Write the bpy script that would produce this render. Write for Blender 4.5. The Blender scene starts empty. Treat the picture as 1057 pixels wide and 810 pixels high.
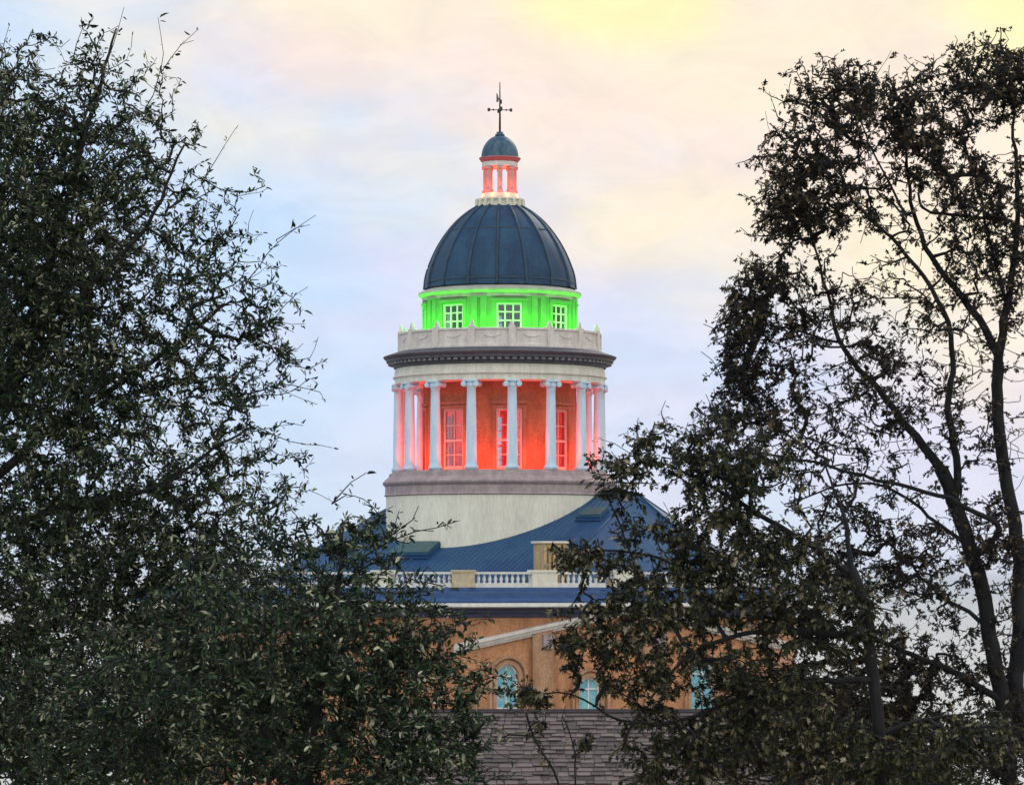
import bpy, bmesh, math, random
import numpy as np
from mathutils import Vector, Matrix
R = math.radians
SC = bpy.context.scene
COL = SC.collection
random.seed(7)

# ------------------------------------------------------------------ camera
# metres; the tower axis is the origin, the camera stands 144 m south of it on a hill
F, DT, ZC, CX = 3600.0, 144.0, 20.0, 0.5
cam_d = bpy.data.cameras.new("camera")
cam = bpy.data.objects.new("camera", cam_d); COL.objects.link(cam)
cam.location = (CX, -DT, ZC); cam.rotation_euler = (R(90), 0, 0)
cam_d.sensor_width = 36; cam_d.lens = 36 * F / 1057
cam_d.shift_y = 195 / 1057
cam_d.clip_start = 0.5; cam_d.clip_end = 30000
SC.camera = cam

# ------------------------------------------------------------------ view, world, sun
SC.view_settings.view_transform = 'Standard'
SC.view_settings.look = 'None'
SC.view_settings.gamma = 1.0
SC.view_settings.exposure = 0.12
SUN_EL, SUN_AZ = 34.0, 28.0          # azimuth measured from +Y (view direction) to +X
world = bpy.data.worlds.new("World"); SC.world = world
world.use_nodes = True


class NT:
    """small node-graph writer"""
    def __init__(s, tree):
        s.t = tree; s.n = tree.nodes; s.l = tree.links

    def new(s, kind, ins=None, **kw):
        n = s.n.new(kind)
        for k, v in kw.items():
            setattr(n, k, v)
        for k, v in (ins or {}).items():
            s.put(n.inputs[k], v)
        return n

    def put(s, sock, v):
        if hasattr(v, 'is_output') or isinstance(v, bpy.types.NodeSocket):
            s.l.new(v, sock)
        else:
            if hasattr(sock.default_value, '__len__') and len(sock.default_value) == 4 and len(v) == 3:
                v = (*v, 1)
            sock.default_value = v

    def m(s, op, a, b=0.0, c=0.0, clamp=False):
        n = s.n.new('ShaderNodeMath'); n.operation = op; n.use_clamp = clamp
        s.put(n.inputs[0], a); s.put(n.inputs[1], b); s.put(n.inputs[2], c)
        return n.outputs[0]

    def step(s, x, lo, hi):
        n = s.n.new('ShaderNodeMapRange'); n.interpolation_type = 'SMOOTHSTEP'
        s.put(n.inputs['Value'], x); n.inputs['From Min'].default_value = lo; n.inputs['From Max'].default_value = hi
        return n.outputs[0]

    def mix(s, f, a, b, mode='MIX'):
        n = s.n.new('ShaderNodeMix'); n.data_type = 'RGBA'; n.blend_type = mode
        s.put(n.inputs[0], f); s.put(n.inputs[6], a); s.put(n.inputs[7], b)
        return n.outputs[2]

    def noise(s, vec, scale, detail=4, rough=0.55, dist=0.0):
        n = s.n.new('ShaderNodeTexNoise')
        if vec is not None: s.l.new(vec, n.inputs['Vector'])
        n.inputs['Scale'].default_value = scale; n.inputs['Detail'].default_value = detail
        n.inputs['Roughness'].default_value = rough; n.inputs['Distortion'].default_value = dist
        return n.outputs[0]


def build_world():
    g = NT(world.node_tree); g.n.clear()
    tc = g.new('ShaderNodeTexCoord')
    sep = g.new('ShaderNodeSeparateXYZ', {0: tc.outputs['Generated']})
    x, z = sep.outputs[0], sep.outputs[2]
    mp = g.new('ShaderNodeMapping', {0: tc.outputs['Generated']})
    mp.inputs['Rotation'].default_value = (0, R(24), 0); mp.inputs['Scale'].default_value = (1.0, 1.0, 2.1)
    n1 = g.noise(mp.outputs[0], 9, 5, 0.5, 0.4)
    n2 = g.noise(mp.outputs[0], 22, 4, 0.5, 0.6)
    n3 = g.noise(mp.outputs[0], 14, 3, 0.5, 0.2)
    d1 = g.m('MULTIPLY', g.m('SUBTRACT', n1, 0.5), 0.085)
    d2 = g.m('MULTIPLY', g.m('SUBTRACT', n2, 0.5), 0.05)
    w = g.m('ADD', g.m('ADD', g.m('SUBTRACT', z, 0.112), g.m('MULTIPLY', x, 0.36)), g.m('ADD', d1, d2))
    warm = g.m('MULTIPLY', g.step(w, -0.034, 0.034), g.m('SUBTRACT', 1.0, g.step(z, 0.3, 0.7)))
    lav = g.step(g.m('ADD', g.m('MULTIPLY', x, 2.2), g.m('MULTIPLY', g.m('SUBTRACT', n3, 0.5), 1.6)), -0.35, 0.35)
    cold = g.mix(lav, (0.56, 0.735, 0.97), (0.73, 0.725, 0.92))
    low = g.m('SUBTRACT', 1.0, g.step(z, -0.02, 0.09))
    cold = g.mix(g.m('MULTIPLY', low, 0.5), cold, (0.70, 0.77, 0.88))
    pink = g.mix(g.step(n3, 0.42, 0.62), (1.0, 0.84, 0.66), (0.99, 0.80, 0.70))
    wy = g.mix(g.m('MULTIPLY', g.step(n1, 0.36, 0.70), 0.75), pink, (1.0, 0.88, 0.60))
    col = g.mix(g.m('MULTIPLY', warm, 0.92), cold, wy)

    def spot(u, v, r, su):
        du = g.m('DIVIDE', g.m('SUBTRACT', x, u), r * su); dv = g.m('DIVIDE', g.m('SUBTRACT', z, v), r)
        dd = g.m('ADD', g.m('MULTIPLY', du, du), g.m('MULTIPLY', dv, dv))
        dd = g.m('ADD', dd, g.m('MULTIPLY', g.m('SUBTRACT', n2, 0.5), 1.4))
        return g.m('SUBTRACT', 1.0, g.step(dd, 0.0, 1.3))
    front = g.step(sep.outputs[1], 0.0, 0.3)
    for (u, v, r, su) in ((0.032, 0.165, 0.017, 2.0), (0.150, 0.165, 0.024, 1.5)):
        col = g.mix(g.m('MULTIPLY', spot(u, v, r, su), front), col, (1.04, 0.94, 0.50))
    # thin grain of cloud everywhere
    n4 = g.noise(mp.outputs[0], 34, 7, 0.62, 0.8)
    col = g.mix(1.0, col, g.mix(g.step(n4, 0.32, 0.68), (0.95, 0.955, 0.965), (1.05, 1.045, 1.04)), 'MULTIPLY')
    # the half of the sky away from the sunset
    back = g.step(g.m('MULTIPLY', sep.outputs[1], -1.0), -0.3, 0.7)
    col = g.mix(back, col, (1.34, 1.37, 1.38))
    sky = g.new('ShaderNodeTexSky'); sky.sky_type = 'NISHITA'; sky.sun_disc = False
    sky.sun_elevation = R(SUN_EL); sky.sun_rotation = R(SUN_AZ)
    b1 = g.new('ShaderNodeBackground', {0: sky.outputs[0], 1: 0.06})
    b2 = g.new('ShaderNodeBackground', {0: col, 1: 1.0})
    mx = g.new('ShaderNodeMixShader', {0: 0.93, 1: b1.outputs[0], 2: b2.outputs[0]})
    out = g.new('ShaderNodeOutputWorld'); g.l.new(mx.outputs[0], out.inputs[0])


build_world()
sd = bpy.data.lights.new("sun", 'SUN'); sd.energy = 0.9; sd.angle = R(14); sd.color = (1, 0.93, 0.82)
sun = bpy.data.objects.new("sun", sd); COL.objects.link(sun)
sv = Vector((math.sin(R(SUN_AZ)) * math.cos(R(SUN_EL)), math.cos(R(SUN_AZ)) * math.cos(R(SUN_EL)), math.sin(R(SUN_EL))))
sun.rotation_euler = sv.to_track_quat('Z', 'Y').to_euler(); sun.location = (0, 0, 80)


# ------------------------------------------------------------------ materials
def mat(name, col, col2=None, rough=0.7, nscale=3.0, spec=0.4, metal=0.0, bump=0.0, bscale=30.0, lo=0.35, hi=0.65,
        stretch=(1, 1, 1), fine=0.0):
    m = bpy.data.materials.new(name); m.use_nodes = True
    g = NT(m.node_tree); g.n.clear()
    tc = g.new('ShaderNodeTexCoord')
    mp = g.new('ShaderNodeMapping', {0: tc.outputs['Object']}); mp.inputs['Scale'].default_value = stretch
    n = g.noise(mp.outputs[0], nscale, 6, 0.6)
    c = g.mix(g.step(n, lo, hi), col, col2 or tuple(v * 0.8 for v in col))
    if fine:
        n2 = g.noise(mp.outputs[0], nscale * 11, 3, 0.6)
        c = g.mix(fine, c, g.mix(g.step(n2, 0.35, 0.65), tuple(v * 0.35 for v in col), tuple(min(1, v * 1.5) for v in col)))
    p = g.new('ShaderNodeBsdfPrincipled', {'Base Color': c, 'Roughness': rough, 'Metallic': metal})
    p.inputs['Specular IOR Level'].default_value = spec
    if bump:
        bn = g.noise(mp.outputs[0], bscale, 4, 0.6)
        b = g.new('ShaderNodeBump', {'Height': bn, 'Strength': bump, 'Distance': 0.02})
        g.l.new(b.outputs[0], p.inputs['Normal'])
    o = g.new('ShaderNodeOutputMaterial'); g.l.new(p.outputs[0], o.inputs[0])
    return m


def brick_mat(name, c1, c2, mortar, bw=0.24, bh=0.085):
    m = bpy.data.materials.new(name); m.use_nodes = True
    g = NT(m.node_tree); g.n.clear()
    uv = g.new('ShaderNodeUVMap')
    b = g.new('ShaderNodeTexBrick', {0: uv.outputs[0], 1: c1, 2: c2, 3: mortar})
    b.inputs['Scale'].default_value = 1; b.inputs['Mortar Size'].default_value = 0.009
    b.inputs['Brick Width'].default_value = bw; b.inputs['Row Height'].default_value = bh
    tc = g.new('ShaderNodeTexCoord')
    mp = g.new('ShaderNodeMapping', {0: tc.outputs['Object']}); mp.inputs['Scale'].default_value = (1, 1, .35)
    n = g.noise(mp.outputs[0], 1.9, 7, 0.7)
    c = g.mix(g.m('MULTIPLY', g.step(n, 0.4, 0.66), 0.7), b.outputs[0], tuple(v * 0.45 for v in c2))
    n2 = g.noise(tc.outputs['Object'], 14, 3, 0.6)
    c = g.mix(g.m('MULTIPLY', g.step(n2, 0.42, 0.62), 0.6), c, tuple(v * 0.5 for v in c1))
    p = g.new('ShaderNodeBsdfPrincipled', {'Base Color': c, 'Roughness': 0.85})
    bp = g.new('ShaderNodeBump', {'Height': b.outputs[1], 'Strength': 0.3, 'Distance': 0.01}); bp.invert = True
    g.l.new(bp.outputs[0], p.inputs['Normal'])
    o = g.new('ShaderNodeOutputMaterial'); g.l.new(p.outputs[0], o.inputs[0])
    return m


def glass_mat(name, tint, refl=0.5):
    m = bpy.data.materials.new(name); m.use_nodes = True
    g = NT(m.node_tree); g.n.clear()
    tr = g.new('ShaderNodeBsdfTransparent', {0: tint})
    gl = g.new('ShaderNodeBsdfGlossy', {0: (0.9, 0.95, 1.0), 'Roughness': 0.03})
    tc = g.new('ShaderNodeTexCoord')
    bn = g.noise(tc.outputs['Object'], 2.5, 2, 0.5)
    bp = g.new('ShaderNodeBump', {'Height': bn, 'Strength': 0.15, 'Distance': 0.05}); g.l.new(bp.outputs[0], gl.inputs['Normal'])
    mx = g.new('ShaderNodeMixShader', {0: refl, 1: tr.outputs[0], 2: gl.outputs[0]})
    o = g.new('ShaderNodeOutputMaterial'); g.l.new(mx.outputs[0], o.inputs[0])
    return m


def leaf_mat(name, cols, rough=0.5, spec=0.35, trans=0.12):
    """cols: stops of a ramp picked at random per leaf, shifted by a slow noise so clumps differ"""
    m = bpy.data.materials.new(name); m.use_nodes = True
    g = NT(m.node_tree); g.n.clear()
    geo = g.new('ShaderNodeNewGeometry'); tc = g.new('ShaderNodeTexCoord')
    n = g.noise(tc.outputs['Object'], 1.5, 3, 0.6)
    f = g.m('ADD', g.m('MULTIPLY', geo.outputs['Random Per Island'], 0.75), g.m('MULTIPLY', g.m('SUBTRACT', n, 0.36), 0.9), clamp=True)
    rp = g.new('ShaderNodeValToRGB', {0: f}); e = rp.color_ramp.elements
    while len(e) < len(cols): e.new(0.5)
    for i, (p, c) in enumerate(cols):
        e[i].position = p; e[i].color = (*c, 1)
    p = g.new('ShaderNodeBsdfPrincipled', {'Base Color': rp.outputs[0], 'Roughness': rough})
    p.inputs['Specular IOR Level'].default_value = spec
    t = g.new('ShaderNodeBsdfTranslucent', {0: rp.outputs[0]})
    mx = g.new('ShaderNodeMixShader', {0: trans, 1: p.outputs[0], 2: t.outputs[0]})
    o = g.new('ShaderNodeOutputMaterial'); g.l.new(mx.outputs[0], o.inputs[0])
    return m


M = dict(
    cream=mat("cream_render", (0.79, 0.77, 0.63), (0.66, 0.62, 0.52), 0.85, 1.3, fine=0.12, stretch=(1, 1, .22)),
    white=mat("white_paint", (0.74, 0.73, 0.68), (0.60, 0.59, 0.55), 0.6, 5, fine=0.1),
    entab=mat("entablature_paint", (0.77, 0.74, 0.64), (0.62, 0.59, 0.52), 0.7, 4, fine=0.15, stretch=(1, 1, 0.3)),
    parapet=mat("parapet_paint", (0.74, 0.68, 0.63), (0.58, 0.52, 0.49), 0.8, 3, fine=0.15, stretch=(1, 1, 0.35)),
    column=mat("column_paint", (0.47, 0.66, 0.83), (0.60, 0.75, 0.86), 0.55, 3, fine=0.06, stretch=(1, 1, 0.3)),
    base=mat("base_stone", (0.40, 0.325, 0.32), (0.27, 0.21, 0.22), 0.8, 3, fine=0.15, stretch=(1, 1, 0.5)),
    dark=mat("dark_cornice_paint", (0.055, 0.055, 0.075), (0.10, 0.095, 0.11), 0.6, 5, fine=0.2),
    dentil=mat("dentil_paint", (0.24, 0.23, 0.25), (0.15, 0.15, 0.17), 0.7, 6),
    dome=mat("dome_sheet_metal", (0.006, 0.034, 0.085), (0.018, 0.082, 0.150), 0.55, 1.3, spec=0.28, fine=0.34, stretch=(1, 1, 0.5)),
    rib=mat("dome_rib_metal", (0.008, 0.03, 0.06), (0.014, 0.05, 0.085), 0.5, 2.5, spec=0.35),
    copper=mat("weathered_copper", (0.016, 0.062, 0.115), (0.09, 0.17, 0.22), 0.55, 5, fine=0.35, stretch=(1, 1, 0.4)),
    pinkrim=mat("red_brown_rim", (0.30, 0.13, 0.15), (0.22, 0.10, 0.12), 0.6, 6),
    lantern=mat("red_lit_lantern_paint", (0.58, 0.38, 0.35), (0.48, 0.30, 0.28), 0.6, 6),  # reddened so the lamps' red is partly in the post colour
    iron=mat("black_iron", (0.02, 0.02, 0.022), (0.03, 0.025, 0.02), 0.5, 8),
    roof=mat("blue_metal_roof", (0.008, 0.052, 0.140), (0.020, 0.088, 0.170), 0.55, 0.9, spec=0.22, fine=0.42),
    hatch=mat("skylight_cover", (0.025, 0.075, 0.085), (0.04, 0.10, 0.11), 0.45, 3, spec=0.4, fine=0.2),
    flash=mat("blue_flashing", (0.012, 0.050, 0.155), (0.022, 0.08, 0.20), 0.5, 3, fine=0.2, stretch=(1, 1, 1)),
    brick=brick_mat("tan_brick", (0.66, 0.29, 0.125), (0.55, 0.235, 0.10), (0.50, 0.31, 0.19)),
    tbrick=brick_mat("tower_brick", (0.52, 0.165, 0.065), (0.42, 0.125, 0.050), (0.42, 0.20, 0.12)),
    ochre=mat("ochre_terracotta", (0.50, 0.36, 0.19), (0.34, 0.22, 0.11), 0.8, 5, fine=0.3, stretch=(1, 1, 0.3)),
    tan=mat("tan_stone", (0.56, 0.47, 0.32), (0.42, 0.34, 0.22), 0.8, 6, fine=0.3),
    upper=mat("green_lit_drum_paint", (0.13, 0.36, 0.10), (0.11, 0.31, 0.085), 0.75, 2, fine=0.06),  # green of the floodlights mixed into the wall's own colour
    frieze=mat("drum_frieze_paint", (0.42, 0.43, 0.36), (0.32, 0.33, 0.28), 0.75, 3, fine=0.15),
    frame=mat("window_paint", (0.76, 0.76, 0.74), (0.68, 0.68, 0.66), 0.5, 4),
    floor=mat("gallery_floor", (0.35, 0.33, 0.32), (0.28, 0.26, 0.26), 0.8, 2),
    redlit_frame=mat("red_lit_window_paint", (0.52, 0.42, 0.40), (0.44, 0.36, 0.34), 0.5, 4),  # white frame colour dimmed and pinked, red lamp light put into it
    glass=glass_mat("window_glass", (0.80, 0.84, 0.86), 0.06),
    bglass=mat("pale_blind_glass", (0.16, 0.46, 0.56), (0.34, 0.62, 0.68), 0.12, 2.2, spec=0.9, fine=.25),
    shingle=None,
    bark=mat("oak_bark", (0.012, 0.011, 0.011), (0.030, 0.026, 0.024), 0.9, 9, bump=0.6, bscale=40, stretch=(1, 1, 0.3)),
    bark2=mat("dark_bark", (0.006, 0.006, 0.008), (0.017, 0.016, 0.018), 0.9, 9, bump=0.6, bscale=40, stretch=(1, 1, 0.3)),
    stucco=mat("pale_stucco", (0.62, 0.62, 0.64), (0.52, 0.52, 0.55), 0.9, 1.2, fine=0.1),
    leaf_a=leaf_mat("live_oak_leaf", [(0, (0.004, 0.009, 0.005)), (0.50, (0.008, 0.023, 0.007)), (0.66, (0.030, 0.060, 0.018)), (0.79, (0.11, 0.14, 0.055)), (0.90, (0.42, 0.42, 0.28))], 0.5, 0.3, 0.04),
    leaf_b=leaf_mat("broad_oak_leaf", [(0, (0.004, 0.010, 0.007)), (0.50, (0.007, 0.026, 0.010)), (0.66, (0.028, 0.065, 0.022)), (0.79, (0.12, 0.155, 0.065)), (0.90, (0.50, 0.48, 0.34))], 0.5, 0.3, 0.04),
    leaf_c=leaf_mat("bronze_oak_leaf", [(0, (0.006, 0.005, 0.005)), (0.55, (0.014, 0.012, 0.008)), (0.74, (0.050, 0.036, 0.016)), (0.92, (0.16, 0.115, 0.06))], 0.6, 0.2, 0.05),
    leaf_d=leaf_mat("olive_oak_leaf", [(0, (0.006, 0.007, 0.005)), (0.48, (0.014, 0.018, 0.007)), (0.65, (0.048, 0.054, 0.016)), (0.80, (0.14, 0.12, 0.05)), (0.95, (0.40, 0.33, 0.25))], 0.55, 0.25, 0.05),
)


def shingle_mat():
    m = bpy.data.materials.new("worn_shingles"); m.use_nodes = True
    g = NT(m.node_tree); g.n.clear()
    geo = g.new('ShaderNodeNewGeometry'); tc = g.new('ShaderNodeTexCoord')
    n = g.noise(tc.outputs['Object'], 7, 5, 0.7)
    f = g.m('ADD', g.m('MULTIPLY', geo.outputs['Random Per Island'], 0.6), g.m('MULTIPLY', n, 0.45), clamp=True)
    rp = g.new('ShaderNodeValToRGB', {0: f}); e = rp.color_ramp.elements
    e[0].position = 0.1; e[0].color = (0.034, 0.026, 0.026, 1); e[1].position = 0.9; e[1].color = (0.19, 0.145, 0.135, 1)
    p = g.new('ShaderNodeBsdfPrincipled', {'Base Color': rp.outputs[0], 'Roughness': 0.9})
    o = g.new('ShaderNodeOutputMaterial'); g.l.new(p.outputs[0], o.inputs[0])
    return m


M['shingle'] = shingle_mat()


# ------------------------------------------------------------------ mesh helpers
class MB:
    """collects shapes, then links them as ONE mesh object"""
    def __init__(s): s.v = []; s.f = []; s.uv = {}; s.sm = []

    def add(s, vs, fs, smooth=False):
        o = len(s.v); s.v += [tuple(p) for p in vs]
        for f in fs:
            s.f.append(tuple(i + o for i in f)); s.sm.append(smooth)
        return o

    def quad(s, a, b, c, d, uv=None):
        s.add([a, b, c, d], [(0, 1, 2, 3)])
        if uv: s.uv[len(s.f) - 1] = uv

    def box(s, c, size, rz=0.0, mtx=None):
        x, y, z = (k / 2 for k in size)
        pts = [Vector((sx * x, sy * y, sz * z)) for sz in (-1, 1) for sy in (-1, 1) for sx in (-1, 1)]
        mt = Matrix.Translation(c) @ (mtx or Matrix.Rotation(rz, 4, 'Z'))
        s.add([mt @ p for p in pts], [(0, 2, 3, 1), (4, 5, 7, 6), (0, 1, 5, 4), (1, 3, 7, 5), (3, 2, 6, 7), (2, 0, 4, 6)])

    def lathe(s, prof, n=96, c=(0, 0), smooth=False, a0=0.0):
        vs = []
        for (r, z) in prof:
            for k in range(n):
                a = a0 + 2 * math.pi * k / n
                vs.append((c[0] + r * math.sin(a), c[1] - r * math.cos(a), z))
        fs = []
        for i in range(len(prof) - 1):
            for k in range(n):
                k2 = (k + 1) % n
                fs.append((i * n + k, i * n + k2, (i + 1) * n + k2, (i + 1) * n + k))
        s.add(vs, fs, smooth)

    def tube(s, pts, rad, n=8, smooth=True):
        pts = [Vector(p) for p in pts]
        rs = rad if hasattr(rad, '__len__') else [rad] * len(pts)
        vs, fs = [], []
        for i, p in enumerate(pts):
            t = (pts[min(i + 1, len(pts) - 1)] - pts[max(i - 1, 0)]).normalized()
            u = t.orthogonal().normalized() if abs(t.z) > 0.95 else t.cross(Vector((0, 0, 1))).normalized()
            w = t.cross(u)
            for k in range(n):
                a = 2 * math.pi * k / n
                vs.append(p + (u * math.cos(a) + w * math.sin(a)) * rs[i])
        for i in range(len(pts) - 1):
            for k in range(n):
                fs.append((i * n + k, i * n + (k + 1) % n, (i + 1) * n + (k + 1) % n, (i + 1) * n + k))
        fs.append(tuple(range(n))[::-1]); fs.append(tuple(range((len(pts) - 1) * n, len(pts) * n)))
        s.add(vs, fs, smooth)

    def build(s, name, m, parent=None, smooth_angle=None):
        me = bpy.data.meshes.new(name)
        me.from_pydata(s.v, [], s.f); me.update()
        me.polygons.foreach_set('use_smooth', s.sm)
        if s.uv:
            L = me.uv_layers.new(name='UVMap')
            for p in me.polygons:
                if p.index in s.uv:
                    for li, c in zip(p.loop_indices, s.uv[p.index]): L.data[li].uv = c
        me.materials.append(m)
        o = bpy.data.objects.new(name, me); COL.objects.link(o)
        if parent is not None: o.parent = parent
        return o


def tag(o, label=None, cat=None, group=None, kind=None):
    for k, v in (('label', label), ('category', cat), ('group', group), ('kind', kind)):
        if v: o[k] = v
    return o


def thing(name, label, cat, group=None):
    o = bpy.data.objects.new(name, None); COL.objects.link(o)
    return tag(o, label, cat, group)


def at(px, py, d):
    """the point seen at photograph pixel (px, py) when it stands d metres in front of the camera"""
    return Vector((CX + (px - 528.5) * d / F, -DT + d, ZC + (600 - py) * d / F))


def Z(py): return ZC + (600 - py) * 0.04
def pol(r, deg, z): return Vector((r * math.sin(R(deg)), -r * math.cos(R(deg)), z))


# ------------------------------------------------------------------ ground (one sheet, falls from the camera's hill)
def ground_z(x, y):
    pts = [(-4000, 24), (-190, 19.5), (-144, 18.3), (-132, 13), (-112, 10), (-70, 7), (-20, 4), (30, 3), (80, -4), (250, -30), (700, -62), (30000, -70)]
    for (a, za), (b, zb) in zip(pts, pts[1:]):
        if a <= y <= b:
            t = (y - a) / (b - a); t = t * t * (3 - 2 * t)
            return za + (zb - za) * t
    return pts[-1][1]


def make_ground():
    mb = MB()
    ys = [-3000, -600, -250, -190, -170, -155, -144, -140, -136, -132, -126, -120, -112, -100, -85, -70, -45, -20, 5, 30, 50, 65, 80, 110, 150, 200, 250, 330, 430, 560, 700, 1200, 2500, 6000, 14000, 25000]
    xs = [-20000, -5000, -1500, -500, -200, -120, -70, -40, -20, -8, 0, 8, 20, 40, 70, 120, 200, 500, 1500, 5000, 20000]
    rnd = random.Random(3)
    vs = [(x, y, ground_z(x, y) + (rnd.uniform(-.4, .4) if y > 90 else rnd.uniform(-.08, .08) - (0.25 if abs(y + 144) < 12 else 0))) for y in ys for x in xs]
    n = len(xs)
    fs = [(j * n + i, j * n + i + 1, (j + 1) * n + i + 1, (j + 1) * n + i) for j in range(len(ys) - 1) for i in range(n - 1)]
    mb.add(vs, fs, True)
    m = bpy.data.materials.new("dry_grass_ground"); m.use_nodes = True
    g = NT(m.node_tree); g.n.clear()
    tc = g.new('ShaderNodeTexCoord')
    n1 = g.noise(tc.outputs['Object'], 0.02, 8, 0.65); n2 = g.noise(tc.outputs['Object'], 1.5, 5, 0.7)
    sy = g.new('ShaderNodeSeparateXYZ', {0: tc.outputs['Object']})
    near = g.mix(g.step(n2, 0.35, 0.65), (0.09, 0.085, 0.05), (0.17, 0.15, 0.09))
    far = g.mix(g.step(n1, 0.38, 0.6), (0.62, 0.60, 0.55), (0.50, 0.49, 0.44))
    c = g.mix(g.step(sy.outputs[1], 60, 260), near, far)
    p = g.new('ShaderNodeBsdfPrincipled', {'Base Color': c, 'Roughness': 0.95})
    o = g.new('ShaderNodeOutputMaterial'); g.l.new(p.outputs[0], o.inputs[0])
    tag(mb.build('ground', m), kind='structure')


make_ground()

# ------------------------------------------------------------------ courthouse
CH = thing('courthouse', 'domed courthouse of tan brick with blue roof, red lit colonnade and green lit drum', 'courthouse')


def part(mb, name, m, parent=None):
    return mb.build(name, M[m] if isinstance(m, str) else m, parent or CH)


A0 = 6.9            # the tower's bay axis, degrees right of the line to the camera
COLS = [A0 + 22.5 * k for k in range(16)]
WINS = [A0 + 0.4 + 45 * k for k in range(8)]


def curved_wall(name, m, ro, ri, z0, z1, half, zo0, zo1):
    """hollow drum with one opening round each window axis"""
    edges = []
    for a in WINS:
        for q in range(6): edges.append((a - half + 2 * half * q / 6, True))
        gap = 45 - 2 * half
        for q in range(10): edges.append((a + half + gap * q / 10, False))
    edges.sort(); zs = [z0, zo0, zo1, z1]; mb = MB(); n = len(edges)

    def hole(i, j): return edges[i % n][1] and j == 1
    for i in range(n):
        a, b = edges[i][0], edges[(i + 1) % n][0] + (360 if i == n - 1 else 0)
        for j in range(3):
            if hole(i, j):
                continue
            uv = [(R(a) * ro, zs[j]), (R(b) * ro, zs[j]), (R(b) * ro, zs[j + 1]), (R(a) * ro, zs[j + 1])]
            mb.quad(pol(ro, a, zs[j]), pol(ro, b, zs[j]), pol(ro, b, zs[j + 1]), pol(ro, a, zs[j + 1]), uv)
            mb.quad(pol(ri, b, zs[j]), pol(ri, a, zs[j]), pol(ri, a, zs[j + 1]), pol(ri, b, zs[j + 1]), uv)
            if j == 1 and hole(i - 1, 1): mb.quad(pol(ri, a, zs[1]), pol(ro, a, zs[1]), pol(ro, a, zs[2]), pol(ri, a, zs[2]), uv)
            if j == 1 and hole(i + 1, 1): mb.quad(pol(ro, b, zs[1]), pol(ri, b, zs[1]), pol(ri, b, zs[2]), pol(ro, b, zs[2]), uv)
            if j == 0 and hole(i, 1): mb.quad(pol(ro, a, zs[1]), pol(ro, b, zs[1]), pol(ri, b, zs[1]), pol(ri, a, zs[1]), uv)
            if j == 2 and hole(i, 1): mb.quad(pol(ri, a, zs[2]), pol(ri, b, zs[2]), pol(ro, b, zs[2]), pol(ro, a, zs[2]), uv)
    return part(mb, name, m)


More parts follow.
